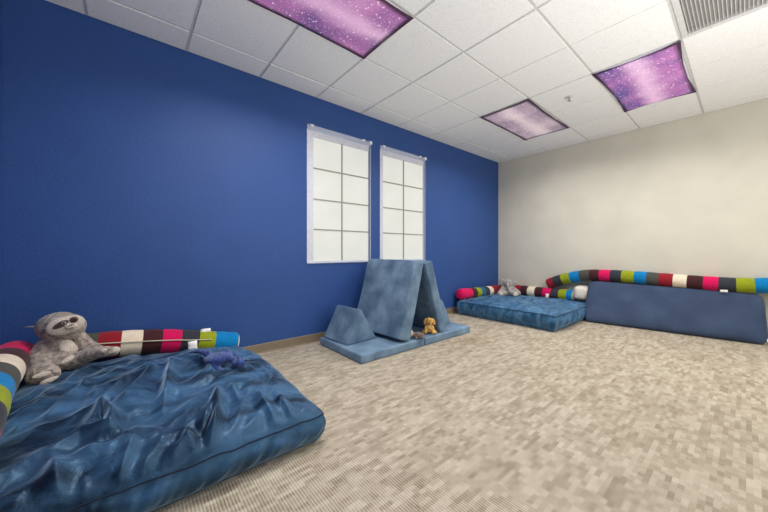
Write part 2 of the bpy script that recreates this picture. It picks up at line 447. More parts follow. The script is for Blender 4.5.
# windows
pm, pn, pl, pb = mat('frosted_window_pane_daylit')
tc = pn.new('ShaderNodeTexCoord'); nz = pn.new('ShaderNodeTexNoise'); nz.inputs['Scale'].default_value = 2.5; nz.inputs['Detail'].default_value = 4
pl.new(tc.outputs['Object'], nz.inputs['Vector'])
rr = ramp(pn, [(.3, lin(221, 224, 214)), (.7, lin(234, 234, 226))]); pl.new(nz.outputs['Fac'], rr.inputs['Fac'])
pl.new(rr.outputs['Color'], pb.inputs['Emission Color']); pb.inputs['Base Color'].default_value = (.25, .25, .24, 1)
pb.inputs['Emission Strength'].default_value = .62; pb.inputs['Roughness'].default_value = .5
PANE = pb
am, an, al, ab = mat('clear_acrylic')
ab.inputs['Base Color'].default_value = (.75, .8, .9, 1); ab.inputs['Roughness'].default_value = .1; ab.inputs['Alpha'].default_value = .35
for i, (a, b) in enumerate(W):
    w = bpy.data.objects.new('window_%d' % (i+1), None); C.objects.link(w); w.location = ((a+b)/2, YB, ZB); struct(w)
    hw, H = (b-a)/2, ZT-ZB
    L_, R_, B_, T_ = .078, .040, .022, .115    # widths of the white surround
    if i: L_, R_ = .052, .045
    y = -.004
    boxes('window_frame', [(-hw, -hw+L_, y, .05, 0, H-.04), (hw-R_+.014, hw-.012, y, .05, 0, H-.04), (-hw+L_, hw-R_+.014, y, .05, 0, B_), (-hw+L_, hw-R_+.014, y, .05, H-T_, H-.04)], M['frame'], w, .003)
    boxes('pane', [(-hw+L_, hw-R_+.014, .012, .02, B_, H-T_)], pm, w)
    pw, ph = (2*hw-L_-R_+.014), H-T_-B_
    x0 = -hw+L_
    mm = [(x0+pw*.49-.007, x0+pw*.49+.007, .002, .012, B_, H-T_)]
    for k in (1, 2, 3):
        z = B_+ph*(k*.25+(0.005 if k == 1 else 0)); mm.append((x0, x0+pw, .001, .011, z-.007, z+.007))
    boxes('muntin', mm, M['muntin'], w)
    boxes('acrylic_cover', [(-hw, hw, -.014, -.010, H-.05, H), (-hw, hw, -.03, -.004, H-.008, H), (hw-.012, hw, -.014, -.004, 0, H-.05), (-hw, hw, -.02, -.002, -.006, .004)], am, w)
    boxes('clip', [(-hw+.03+d, -hw+.07+d, -.034, -.002, H-.012, H+.006) for d in (0, 2*hw-.17)]+[(hw-.03, hw+.006, -.036, -.002, H-.03, H+.008)], M['white'], w, .002)
    boxes('gap_line', [(hw-.026, hw-.014, -.006, .0, 0, H-.04)], M['frame_line'], w)  # groove line beside the frame, its shade put into the strip colour

# ------------------------------------------------------------------ ceiling lights with galaxy covers
G = [galaxy('galaxy_print_magenta', lin(124, 84, 140), lin(172, 112, 164), lin(206, 160, 196), lin(84, 76, 112), lin(226, 184, 216), .4, 1.3),
     galaxy('galaxy_print_faded', lin(150, 132, 150), lin(180, 160, 172), lin(206, 190, 196), lin(116, 106, 130), lin(226, 208, 210), .40, 4.1),
     galaxy('galaxy_print_purple', lin(120, 82, 148), lin(168, 108, 166), lin(200, 152, 198), lin(84, 76, 138), lin(226, 188, 218), .4, 7.7),
     None]
G[3] = G[0]  # fourth light is added out of view for fill
labels = ['ceiling light under a magenta galaxy cloth, cut by the top edge, nearest the camera', 'ceiling light under a faded pale pink galaxy cloth, nearest the blue wall corner', 'ceiling light under a purple starry cloth beside the ceiling vent', 'added unseen fill light under a galaxy cloth overhead behind the camera']
COV = []
for (k, n_), gm, lb, bow in zip(fixtures, G, labels, ((.012, .016), (.010, .012), (.035, .028), (.01, .01))):
    cx, cy = xl(k+1), (yl(n_)+yl(n_+1))/2
    t = thing('ceiling_light', lb, 'ceiling light', (cx, cy, CEIL), 0, 'ceiling lights under galaxy cloths')
    hx, hy = GP-.014, GP/2-.014
    boxes('fixture_frame', [(-hx, hx, -hy, -hy+.02, -.002, .06), (-hx, hx, hy-.02, hy, -.002, .06), (-hx, -hx+.02, -hy+.02, hy-.02, -.002, .06), (hx-.02, hx, -hy+.02, hy-.02, -.002, .06), (-hx, hx, -hy, hy, .06, .07)], M['white'], t)
    # stretched cloth, its edges pulled in between the corner magnets
    NX, NY = 48, 24; v = []; f = []
    EX, EY = GP+.004, GP/2+.004
    for j in range(NY+1):
        for i in range(NX+1):
            s, u = 2*i/NX-1, 2*j/NY-1
            wob = 1+.25*noise.noise(Vector((s*2, u*2, k)))
            x = s*(EX-bow[0]*wob*(1-u*u)); yy = u*(EY-bow[1]*wob*(1-s*s))
            z = -.010-.006*(1-s*s)*(1-u*u)-.004*noise.noise(Vector((s*3, u*2, k+.5)))
            v.append((x, yy, z))
    for j in range(NY):
        for i in range(NX):
            a = j*(NX+1)+i; f.append((a, a+NX+1, a+NX+2, a+1))
    o = link('cloth_cover', pydata('cloth_cover', v, f), gm, t)
    sd = o.modifiers.new('s', 'SOLIDIFY'); sd.thickness = .0015; sd.offset = 1

# ceiling vent
cx, cy = xl(5)+GP/2, yl(5)-GP/2
t = thing('ceiling_vent', 'white square ceiling return vent with ribbed grille at the top edge', 'vent', (cx, cy, CEIL))
h = GP/2-.012
boxes('vent_frame', [(-h, h, -h, -h+.035, -.004, .03), (-h, h, h-.035, h, -.004, .03), (-h, -h+.035, -h+.035, h-.035, -.004, .03), (h-.035, h, -h+.035, h-.035, -.004, .03)], M['vent'], t, .002)
for q in range(26):
    y = -h+.045+q*(2*h-.09)/25
    o = boxes('vent_slat', [(-h+.035, h-.035, y-.0016, y+.0016, 0, .016)], M['vent'], t)
boxes('vent_backing', [(-h+.03, h-.03, -h+.03, h-.03, .026, .032)], M['vent_dark'], t)

# sprinkler
t = thing('fire_sprinkler', 'small grey metal fire sprinkler head on the ceiling between two lit panels', 'sprinkler', (3.72, 1.255, CEIL))
def cone(name, r1, r2, d, z, m, par, seg=24):
    bm = bmesh.new(); bmesh.ops.create_cone(bm, cap_ends=True, segments=seg, radius1=r1, radius2=r2, depth=d, matrix=Matrix.Translation((0, 0, z)))
    return bm_obj(name, bm, m, par)
cone('escutcheon', .028, .038, .008, -.004, M['vent'], t)
cone('sprinkler_body', .009, .012, .022, -.018, M['chrome'], t)
boxes('sprinkler_arm', [(-.014, -.010, -.003, .003, -.045, -.018), (.010, .014, -.003, .003, -.045, -.018), (-.014, .014, -.003, .003, -.047, -.043)], M['chrome'], t)
cone('deflector', .019, .019, .003, -.049, M['chrome'], t)

# ------------------------------------------------------------------ floor beds
def floor_bed(name, label, x0, x1, y0, y1, zseam, dome, ridges, N, material, seed, amp=1.0, rc=.03, sag=()):
    """loose velvet cover over a foam pad: domed top, seam all round, bulging gathered sides"""
    cx, cy = (x0+x1)/2, (y0+y1)/2; hx, hy = (x1-x0)/2, (y1-y0)/2
    t = thing(name, label, 'floor cushion', (cx, cy, 0))
    s = np.linspace(-1, 1, N+1); Sx, Ty = np.meshgrid(s, s)
    # square -> rounded square
    p = rc
    X = Sx*(hx)*(1-p*Ty**6*np.abs(Sx)**3*.5); Y = Ty*(hy)*(1-p*Sx**6*np.abs(Ty)**3*.5)
    # slightly wavy outline
    per = np.zeros_like(X)
    def nse(x, y, f_, sd): return np.array([noise.noise(Vector((a*f_, b*f_, sd))) for a, b in zip(x.ravel(), y.ravel())]).reshape(x.shape)
    X = X+.018*nse(X, Y, 2.2, seed)*np.abs(Sx)**4; Y = Y+.018*nse(X, Y, 2.2, seed+5)*np.abs(Ty)**4
    ex, ey = 1-np.abs(Sx)**3.2, 1-np.abs(Ty)**3.2
    D = dome*(np.clip(ex, 0, 1)**.55)*(np.clip(ey, 0, 1)**.55)
    D += dome*.16*nse(X, Y, 1.6, seed+9)*np.clip(ex*ey, 0, 1)**.5
    Z = D
    edge = np.clip(np.minimum(1-np.abs(Sx), 1-np.abs(Ty))*8, 0, 1)
    WX, WY = X+cx, Y+cy
    wr = np.zeros_like(X)
    for pts, hgt, wd in ridges:
        best = np.full(X.shape, 9.); par = np.zeros(X.shape)
        segL = [math.hypot(q[0]-p_[0], q[1]-p_[1]) for p_, q in zip(pts[:-1], pts[1:])]; tot = sum(segL); acc = 0
        for (ax, ay), (bx, by) in zip(pts[:-1], pts[1:]):
            dx, dy = bx-ax, by-ay; L2 = dx*dx+dy*dy+1e-9
            tt = np.clip(((WX-ax)*dx+(WY-ay)*dy)/L2, 0, 1)
            dd_ = np.hypot(WX-ax-tt*dx, WY-ay-tt*dy); sel = dd_ < best
            best = np.where(sel, dd_, best); par = np.where(sel, (acc+tt*math.sqrt(L2))/tot, par); acc += math.sqrt(L2)
        wob = 1+.35*nse(X, Y, 6, seed+hgt*100)
        tp = .12+.88*np.sin(np.pi*np.clip(par, 0, 1))**.8
        wr = wr + tp*(hgt*np.exp(-(best/(wd*wob))**1.5) - .22*hgt*np.exp(-((best-2.4*wd)/(wd*1.1))**2))
    # fine crumples: domain warped ridged noise
    q1 = nse(X, Y, 3.1, seed+2); q2 = nse(X, Y, 3.1, seed+3)
    n1 = nse(X*1.0+q1*.18, (Y*.45+X*.35)+q2*.18, 5.2, seed+4)
    n2 = nse(X*.8+q2*.12, Y+q1*.12, 15, seed+6)
    n3 = nse((X+Y)*.35+q1*.2, (Y-X)*1.0+q2*.1, 6.5, seed+7)
    wr += amp*(.018*(1-np.abs(n1)*2.2)+.004*(1-np.abs(n2)*2)+.016*(1-np.abs(n3)*2.4))
    Z = Z+wr*edge**.7+zseam
    for sx_, sy_, sr_, sh_ in sag: Z -= sh_*np.exp(-(((WX-sx_)/sr_)**2+((WY-sy_)/(sr_*.7))**2))
    gather = nse(X, Y, 14, seed+8)
    Z += (1-edge)*.008*gather
    v = [(a, b, c) for a, b, c in zip(X.ravel(), Y.ravel(), Z.ravel())]
    f = []; n1_ = N+1
    for j in range(N):
        for i in range(N):
            a = j*n1_+i; f.append((a, a+1, a+n1_+1, a+n1_))
    ring = [i for i in range(N)] + [j*n1_+N for j in range(N)] + [N*n1_+i for i in range(N, 0, -1)] + [j*n1_ for j in range(N, 0, -1)]
    nr = len(ring); prev = ring; K = 14
    ringpts = [Vector(v[i]) for i in ring]
    per = 0; cum = [0]
    for i in range(1, nr): per += (ringpts[i]-ringpts[i-1]).length; cum.append(per)
    for k in range(1, K+1):
        tt = k/K; cur = []
        for i, pnt in enumerate(ringpts):
            o_ = Vector((pnt.x/hx, pnt.y/hy, 0))
            ax_, ay_ = abs(o_.x), abs(o_.y)
            nd = Vector((math.copysign(max(0, ax_-.86)**1, o_.x), math.copysign(max(0, ay_-.86)**1, o_.y), 0))
            nd = nd.normalized() if nd.length > 1e-6 else o_.normalized()
            u = cum[i]
            fold = .017*noise.noise(Vector((u*17+tt*1.5, tt*.8, seed)))+.007*noise.noise(Vector((u*36+tt*3, tt, seed+3)))
            bul = .020*math.sin(pi*min(1, tt*1.0))*(1)+fold*math.sin(pi*tt)*1.6 - .035*tt**3
            z = pnt.z*(1-tt)+.004*tt
            cur.append(len(v)); v.append((pnt.x+nd.x*bul, pnt.y+nd.y*bul, z))
        for i in range(nr):
            a, b = prev[i], prev[(i+1) % nr]; c, d = cur[(i+1) % nr], cur[i]
            f.append((a, d, c, b))
        prev = cur
    f.append(tuple(prev))
    o = link('cover', pydata('cover', v, f), material, t)
    pth = [p+Vector((p.x/hx*.004, p.y/hy*.004, -.002)) for p in ringpts[::2]]; pth.append(pth[0])
    link('piping', tube_mesh('piping', pth, .003, 6), M['piping'], t)
    return t, o

def W_(u, v_, z):
    """floor-plane position seen at photo pixel (measurement only)"""
    a, b = (u-384)/303.308, (251.53-v_)/303.308
    d = FW+RT*a; k = (z-1.005)/b
    return (d.x*k, d.y*k)

raw = [([(47, 421), (94, 385)], .022, .022), ([(50, 459), (80, 444), (110, 429), (111, 420), (101, 411), (90, 431)], .034, .020),
       ([(50, 459), (57, 479), (77, 499)], .026, .022), ([(83, 467), (88, 484)], .016, .014), ([(95, 491), (117, 464)], .022, .015),
       ([(110, 484), (122, 460), (135, 441)], .024, .015), ([(127, 489), (147, 449)], .026, .016), ([(160, 469), (175, 434), (192, 421)], .030, .018),
       ([(162, 410), (166, 395), (172, 362)], .032, .020), ([(25, 424), (15, 444)], .018, .020), ([(120, 407), (145, 382), (160, 368)], .022, .018),
       ([(87, 415), (120, 392), (150, 374)], .024, .018), ([(217, 384), (218, 407), (207, 430)], .032, .015), ([(177, 360), (200, 364), (214, 376)], .018, .014),
       ([(231, 384), (239, 396)], .018, .012), ([(258, 362), (278, 380)], .016, .018), ([(278, 388), (296, 400), (314, 414)], .022, .018),
       ([(184, 420), (198, 442)], .022, .016), ([(200, 420), (216, 395)], .018, .015), ([(255, 387), (275, 402), (292, 417)], .022, .02),
       ([(150, 470), (165, 446)], .018, .013), ([(232, 420), (262, 400)], .016, .02), ([(60, 395), (90, 372)], .014, .02)]
ridges = [([W_(u, v_, .28 if v_ < 440 else .24) for u, v_ in pts], h_*1.45, w_*1.1) for pts, h_, w_ in raw]
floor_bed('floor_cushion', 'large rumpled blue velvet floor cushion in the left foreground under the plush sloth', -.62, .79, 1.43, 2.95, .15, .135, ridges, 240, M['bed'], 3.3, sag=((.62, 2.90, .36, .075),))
rr_ = random.Random(9); rj = []
for q in range(16):
    a_, b_, an_ = rr_.uniform(4.2, 5.1), rr_.uniform(1.65, 2.8), rr_.uniform(-.3, 2.2)
    L_ = rr_.uniform(.12, .3); rj.append(([(a_, b_), (a_+L_*.5*math.cos(an_), b_+L_*.5*math.sin(an_)), (a_+L_*math.cos(an_+.4), b_+L_*math.sin(an_+.4))], rr_.uniform(.012, .022), rr_.uniform(.02, .035)))
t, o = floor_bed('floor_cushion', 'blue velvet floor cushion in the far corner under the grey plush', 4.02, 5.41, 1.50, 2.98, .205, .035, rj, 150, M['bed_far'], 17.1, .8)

FARBED = t
# ------------------------------------------------------------------ striped bolsters
SEQ = ['grey', 'red', 'cream', 'brown', 'magenta', 'slate', 'olive', 'cyan']
def bolster(label, pts, r, seq, cap_start='cream', cap_end='cream', base=(0, 0, 0), first=.12, width=.12):
    t = thing('striped_bolster', label, 'bolster', base, 0, 'striped knitted bolsters')
    path = catmull(pts, .012); cum = [0]
    for i in range(1, len(path)): cum.append(cum[-1]+(path[i]-path[i-1]).length)
    L = cum[-1]; names = list(dict.fromkeys(list(seq)+[cap_start, cap_end]))
    def stripe(d): return int((d-first)/width)+1 if d > first else 0
    def fn(i):
        if cum[i] < .02 and cap_start: return names.index(cap_start)
        if cum[i] > L-.028 and cap_end: return names.index(cap_end)
        return names.index(seq[min(stripe(cum[i]), len(seq)-1)])
    def rad(i, n):
        d = min(cum[i], L-cum[i]); e = .045
        k = math.sqrt(max(0, 1-(1-min(1, d/e))**2))*.93+.07 if d < e else 1
        ph = ((cum[i]-first) % width)/width
        return r*k*(.975+.03*math.sin(pi*ph)+.02*noise.noise(Vector((cum[i]*6, r*40, len(pts)))))
    me = tube_mesh('cover', path, rad, 36, fn)
    o = link('cover', me, [M['knit_'+q] for q in names], t, True, True)
    return t, path, cum

# left bed, along the blue wall
z0 = 2.952
t, path, cum = bolster('striped bolster lying along the blue wall behind the plush sloth', [(-.42, z0, .35), (-.1, z0, .332), (.2, z0, .298), (.5, z0-.01, .236), (.75, z0-.025, .182)], .093,
        ['slate', 'grey', 'red', 'cream', 'brown', 'magenta', 'slate', 'olive', 'cyan'], 'slate', 'cream', (.2, z0, .25), .125, .1205)
cp = [(-.30, z0-.09, .385), (0.0, z0-.096, .352), (.25, z0-.096, .318), (.38, z0-.098, .295), (.52, z0-.1, .275)]
link('cord', tube_mesh('cord', catmull(cp, .03), .004, 8), M['cord'], t, True, True)
def patch(name, c, sx, sz, n_, m, par, th=.004, roll=0):
    """small cloth patch facing n_"""
    n_ = Vector(n_).normalized(); s = UP.cross(n_).normalized(); w = n_.cross(s)
    c = Vector(c); v = []; f = []
    s2 = s*math.cos(roll)+w*math.sin(roll); w2 = w*math.cos(roll)-s*math.sin(roll)
    for d in (0, th):
        for j in range(4):
            for i in range(4):
                a, b = i/3-.5, j/3-.5
                v.append(c+s2*sx*a+w2*sz*b+n_*(d+.004*math.sin(a*5+b*4)))
    for k in (0, 16):
        for j in range(3):
            for i in range(3):
                q = k+j*4+i; f.append((q, q+1, q+5, q+4) if k else (q, q+4, q+5, q+1))
    edge = [0, 1, 2, 3, 7, 11, 15, 14, 13, 12, 8, 4]
    for a, b in zip(edge, edge[1:]+edge[:1]): f.append((a, b, b+16, a+16))
    return link(name, pydata(name, v, f), m, par, True, True)
patch('label_tag', (.385, z0-.108, .245), .062, .085, (0, -1, .15), M['tag'], t)
patch('label_tag', (.49, z0-.03, .340), .07, .03, (0, -1, .4), M['tag'], t)
# left bed, along the side wall
bolster('striped bolster at the left edge running toward the camera along the bed side', [(-.53, 2.84, .375), (-.52, 2.5, .385), (-.49, 2.1, .385), (-.45, 1.75, .37), (-.42, 1.3, .33)], .096,
        ['magenta', 'brown', 'cream', 'grey', 'cyan', 'olive', 'slate', 'magenta', 'brown', 'cream', 'grey', 'cyan', 'olive'], 'slate', 'cream', (-.49, 2.1, .28), .225, .155)
# far bed
t, path, cum = bolster('short striped bolster end with magenta stripe against the blue wall in the far corner', [(4.04, 2.96, .315), (4.4, 2.955, .31), (4.8, 2.955, .30), (5.3, 2.95, .30)], .088,
        ['magenta', 'magenta', 'brown', 'olive', 'teal', 'slate', 'cream', 'red', 'red', 'brown'], 'magenta', 'red', (4.7, 2.95, .22), .16, .125)
t, path, cum = bolster('striped bolster behind the grey plush on the far bed against beige wall', [(5.355, 2.84, .31), (5.35, 2.4, .31), (5.345, 2.0, .305), (5.33, 1.71, .31)], .092,
        ['slate', 'red', 'brown', 'cream', 'brown', 'magenta', 'slate', 'olive', 'cyan'], 'slate', 'cream', (5.35, 2.3, .22), .15, .125)
patch('label_tag', (5.255, 2.10, .275), .05, .075, (-1, 0, .1), M['tag'], t)
# long one on top of the leaning pad
t, path, cum = bolster('long striped bolster arched on top of the navy leaning pad', [(5.37, 2.14, .445), (5.37, 2.05, .495), (5.365, 1.85, .573), (5.36, 1.6, .635), (5.36, 1.35, .652), (5.36, 1.0, .648), (5.36, .6, .632), (5.36, .2, .616), (5.36, -.05, .622), (5.36, -.2, .634), (5.36, -.50, .62), (5.36, -.70, .57)], .086,
        ['red', 'slate', 'olive', 'cyan', 'grey', 'brown', 'magenta', 'slate', 'olive', 'cyan', 'grey', 'red', 'cream', 'brown', 'magenta', 'slate', 'olive', 'cyan', 'grey', 'red', 'cream', 'brown', 'magenta'], 'red', 'cream', (5.36, .9, .55), .125, .1315)
patch('label_tag', (5.268, .165, .548), .06, .028, (-1, 0, .1), M['tag'], t)

# ------------------------------------------------------------------ navy leaning pad
def cushion_box(name, size, r, material, parent, matx, sub=(40, 30, 6), puff=.0, wr=.004, seed=0, world=True):
    """soft rounded slab with filleted edges; size full extents, built about its centre"""
    sx, sy, sz = [q/2 for q in size]
    bm = bmesh.new(); box_bm(bm, -sx, sx, -sy, sy, -sz, sz)
    bmesh.ops.bevel(bm, geom=list(bm.edges), offset=r, segments=4, affect='EDGES', profile=.5)
    bmesh.ops.subdivide_edges(bm, edges=[e for e in bm.edges if e.calc_length() > r*2.2], cuts=14, use_grid_fill=True)
    for v in bm.verts:
        a, b, c = v.co.x/sx, v.co.y/sy, v.co.z/sz
        pf = puff*(1-min(1, abs(a))**2)*(1-min(1, abs(b))**2)
        v.co.z += math.copysign(pf, c) if abs(c) > .5 else 0
        n_ = noise.noise_vector(v.co*5+Vector((seed, 0, 0)))
        v.co += n_*wr
    bmesh.ops.transform(bm, matrix=matx, verts=bm.verts)
    return bm_obj(name, bm, material, parent, True, world)

t = thing('leaning_pad', 'long navy body cushion leaning against the beige wall under an arched bolster', 'cushion', (5.15, .7, 0))
# slab leaning: bottom edge at x~4.98..5.2 , top against wall
def lean_pad():
    NU, NV = 90, 36; v = []; f = []
    bl, br = Vector((4.985, 1.50, .0)), Vector((5.205, -.160, .0))
    tl, tr = Vector((5.345, 1.535, .565)), Vector((5.35, -.125, .535))
    nn = (br-bl).cross(tl-bl).normalized()
    if nn.x > 0: nn = -nn
    for side in (0, 1):
        for j in range(NV+1):
            for i in range(NU+1):
                a, b = i/NU, j/NV
                # rounded ends
                p = bl.lerp(br, a).lerp(tl.lerp(tr, a), b)
                s_, q_ = 2*a-1, 2*b-1
                th = .058*(max(0, 1-abs(s_)**9)**.5)*(max(0, 1-abs(q_)**5)**.5)
                th *= 1+.10*noise.noise(Vector((a*4, b*2, 2)))
                # corners pulled in a little
                rr_ = .05*abs(q_)**8
                p = p+(br-bl).normalized()*(-math.copysign(rr_*abs(s_)**10, s_))
                off = nn*th*(1 if side == 0 else -1)
                v.append(p+off+nn*.0+UP*(.05*(1-b)))
    for side in (0, 1):
        o_ = side*(NU+1)*(NV+1)
        for j in range(NV):
            for i in range(NU):
                a = o_+j*(NU+1)+i; q = (a, a+1, a+NU+2, a+NU+1)
                f.append(q if side else q[::-1])
    me = pydata('pad_body', v, f)
    bm = bmesh.new(); bm.from_mesh(me); bmesh.ops.remove_doubles(bm, verts=bm.verts, dist=1e-4); bmesh.ops.recalc_face_normals(bm, faces=bm.faces)
    # rest on the floor
    mz = min(q.co.z for q in bm.verts)
    for q in bm.verts: q.co.z -= mz*(1-min(1, q.co.z/.5))
    bm.to_mesh(me); bm.free()
    return link('pad_body', me, M['body_pillow'], t, True, True)
lean_pad()
patch('label_tag', (5.175, -.15, .06), .014, .035, (-1, 0, .4), M['tag'], t)

patch('label_tag', (4.05, 2.93, .05), .035, .05, (-1, -.6, .2), M['tag'], FARBED)

# cream cloth roll between bed and pad
t = thing('folded_pillow', 'small cream pillow tucked between the far bolster and the navy leaning pad', 'pillow', (5.30, 1.63, .2))
cushion_box('pillow_body', (.22, .19, .20), .05, M['cream_cloth'], t, Matrix.Translation((5.315, 1.615, .375)), wr=.012, seed=4)

# ------------------------------------------------------------------ foam play couch
def suede_box(name, x0, x1, y0, y1, z0, z1, r, par, seed, puff=.004):
    return cushion_box(name, (x1-x0, y1-y0, z1-z0), r, M['suede'], par, Matrix.Translation(((x0+x1)/2, (y0+y1)/2, (z0+z1)/2)), puff=puff, wr=.005, seed=seed)
B0, B1, BY0, BY1, BZ = 1.572, 3.235, 2.195, 2.955, .082
t = thing('foam_mat', 'thin blue folding foam mat on the carpet under the tent of cushions', 'foam mat', (2.4, 2.58, 0))
suede_box('mat_half', B0, 2.402, BY0, BY1, 0, BZ, .014, t, 1)
suede_box('mat_half', 2.408, B1, BY0, BY1, 0, BZ, .014, t, 2)
boxes('hinge_strip', [(2.395, 2.415, BY0+.02, BY1-.02, .004, .02)], M['piping'], t, 0, True)

def panel(label, xb, xt, zt, th, seed, inward, yaw=0):
    """foam cushion standing on edge and leaning; xb outer bottom, xt outer top"""
    t = thing('foam_cushion', label, 'foam cushion', (xb, 2.58, BZ))
    d = Vector((xt-xb, 0, zt-BZ)); L = d.length; dn = d.normalized()
    nrm = Vector((dn.z, 0, -dn.x))*inward      # towards the other panel
    ax = Vector((0, 1, 0))
    c = Vector((xb, 2.583, BZ+.004))+dn*L/2+nrm*th/2
    zz = dn.cross(ax) if True else None
    mt = Matrix(((dn.x, ax.x, zz.x, c.x), (dn.y, ax.y, zz.y, c.y), (dn.z, ax.z, zz.z, c.z), (0, 0, 0, 1)))
    pv = Matrix.Translation((c.x, BY0, 0)); mt = pv @ Matrix.Rotation(math.radians(yaw), 4, 'Z') @ pv.inverted() @ mt
    o = cushion_box('cushion_body', (L, .735, th), .014, M['suede'], t, mt, puff=.006, wr=.006, seed=seed)
    mz = min(q.co.z for q in o.data.vertices)
    for q in o.data.vertices: q.co.z += (BZ+.006-mz)
    # zip line piping along the outer front edge
    return t
panel('tall blue suede foam cushion leaning right, left wall of the tent', 2.05, 2.29, .868, .155, 5, 1, 5)
panel('tall blue foam cushion leaning left, right wall of the tent', 2.80, 2.545, .868, .115, 8, -1, 1)

def prism(label, x0, x1, y0, y1, ax_, h, seed, rz=0):
    t = thing('foam_wedge', label, 'foam wedge', ((x0+x1)/2, (y0+y1)/2, BZ), rz, None)
    cx_ = (x0+x1)/2; bm = bmesh.new()
    vs = [bm.verts.new(p) for y in (y0, y1) for p in ((x0-cx_, y-(y0+y1)/2, .006), (x1-cx_, y-(y0+y1)/2, .006), (ax_-cx_, y-(y0+y1)/2, h))]
    a, b, c, d, e, f_ = vs
    for q in ((a, b, c), (f_, e, d), (a, d, e, b), (b, e, f_, c), (c, f_, d, a)): bm.faces.new(q)
    bmesh.ops.bevel(bm, geom=list(bm.edges), offset=.013, segments=4, affect='EDGES', profile=.5)
    bmesh.ops.subdivide_edges(bm, edges=[e_ for e_ in bm.edges if e_.calc_length() > .05], cuts=10, use_grid_fill=True)
    for v in bm.verts: 
        if v.co.z > .01: v.co += noise.noise_vector(v.co*6+Vector((seed, 0, 0)))*.005
    bmesh.ops.triangulate(bm, faces=[f2 for f2 in bm.faces if len(f2.verts) > 4])
    bm_obj('wedge_body', bm, M['suede'], t, True)
    return t
prism('triangular blue foam wedge on the mat, left of the tent', 1.605, 1.99, 2.50, 2.93, 1.785, .338, 3, .05)
prism('triangular blue foam wedge mostly hidden behind the right side of the tent', 2.81, 3.155, 2.42, 2.93, 2.965, .335, 6)

# ------------------------------------------------------------------ plush toys
def CP(u, v_, D):
    """point at forward depth D along the line of sight (placement measured from the photo)"""
    return FW*D+RT*((u-384)/303.308*D)+UP*((251.53-v_)/303.308*D)+Vector((0, 0, 1.005))

def eye(name, c, r, m, par):
    bm = bmesh.new(); bmesh.ops.create_uvsphere(bm, u_segments=16, v_segments=10, radius=r, matrix=Matrix.Translation(c))
    return bm_obj(name, bm, m, par, True, True)

def patch_on(name, c, n_, rx, ry, roll, m, par, th=.006):
    """flattened ellipsoid sewn on a surface, facing n_"""
    n_ = Vector(n_).normalized(); s = UP.cross(n_).normalized(); w = n_.cross(s)
    s2 = s*math.cos(roll)+w*math.sin(roll); w2 = w*math.cos(roll)-s*math.sin(roll)
    bm = bmesh.new(); bmesh.ops.create_uvsphere(bm, u_segments=28, v_segments=18, radius=1)
    c = Vector(c)
    for v in bm.verts: v.co = c+s2*v.co.x*rx+w2*v.co.y*ry+n_*v.co.z*th
    return bm_obj(name, bm, m, par, True, True)

# sloth ------------------------------------------------
D0 = 1.86
t = thing('plush_sloth', 'grey plush sloth with cream face lounging in the bed corner', 'stuffed toy', tuple(CP(65, 362, D0)))
hd = CP(59.3, 326.4, D0); 
mm_ = D0/303.308
toward = (Vector((0, 0, 1.005))-hd).normalized()
face_n = (toward*1.0+RT*.55+UP*.02).normalized()
# head is a wide ellipsoid, tilted
e_head = (0, math.radians(-6), YAW-pi/2)
shapes = [(hd, (.112, .09, .088), e_head), (hd+RT*.055-UP*.002, (.080, .085, .078), e_head), (hd-RT*.035, (.08, .08, .078), e_head)]
torso = [CP(62, 342, D0), CP(59, 351, D0-.02), CP(61, 360, D0-.05)]
shapes += [(torso[0], (.075, .07, .06), e_head), (torso[1], (.085, .075, .075), e_head), (torso[2], (.088, .08, .062), e_head)]
# left shoulder hump / left leg down to the foot
shapes += [([CP(48, 346, D0-.02), CP(41, 356, D0-.08), CP(43, 368, D0-.14), CP(38, 376, D0-.20)], [.058, .06, .058, .052])]
shapes += [(CP(44, 374.5, D0-.20), (.080, .05, .058), e_head)]
# right arm resting on the cushion
shapes += [([CP(77, 337, D0+.02), CP(87, 347, D0+.04), CP(100, 352, D0+.02), CP(114, 351, D0+.02)], [.045, .045, .036, .030])]
shapes += [([CP(70, 362, D0-.04), CP(84, 357, D0-.02), CP(97, 353, D0-.03), CP(107, 351, D0-.03)], [.05, .042, .036, .030])]
SB = blob('body', shapes, M['fur_sloth'], t, .0065, True, .0025, 5)
# features are sewn on the body surface
from mathutils.bvhtree import BVHTree
TREES = []
def surf(o):
    vs = [tuple(v.co) for v in o.data.vertices]
    TREES.append(BVHTree.FromPolygons(vs, [tuple(p.vertices) for p in o.data.polygons])); return o
def sew(name, tree, u, v_, ru, rv, roll, m, th=.006, lift=0, nb=.5, px=D0/303.308):
    org = Vector((0, 0, 1.005)); d = (CP(u, v_, 1)-org).normalized()
    hits = [q for q in (tr_.ray_cast(org, d) for tr_ in TREES) if q[0] is not None]
    if not hits: return
    h, n_, _, _ = min(hits, key=lambda q: q[3])
    n_ = (n_*nb-d*(1-nb)).normalized()
    return surf(patch_on(name, h+n_*lift, n_, ru*px, rv*px, roll, m, t, th))
tr = surf(SB)
sew('face_patch', tr, 65.8, 325.5, 13.4, 8.8, .22, M['fur_cream'], .030, -.008, .6)
sew('snout', tr, 71.0, 326.2, 4.4, 3.2, .2, M['fur_cream'], .018, 0, .3)
sew('eye_patch', tr, 60.8, 324.6, 6.0, 2.7, .55, M['fur_brown'], .008, .002, .6)
sew('eye_patch', tr, 73.8, 319.8, 3.2, 3.0, .3, M['fur_brown'], .010, .002, .4)
sew('eye', tr, 63.8, 323.3, 1.6, 1.6, 0, M['fur_grey'], .006, 0, .4)
sew('eye', tr, 64.0, 323.3, .9, .9, 0, M['dark'], .006, .003, .4)
sew('eye', tr, 74.6, 320.0, 1.1, 1.1, 0, M['dark'], .006, .001, .4)
sew('nose', tr, 72.0, 324.6, 2.0, 1.1, .2, M['fur_pink'], .006, 0, .3)
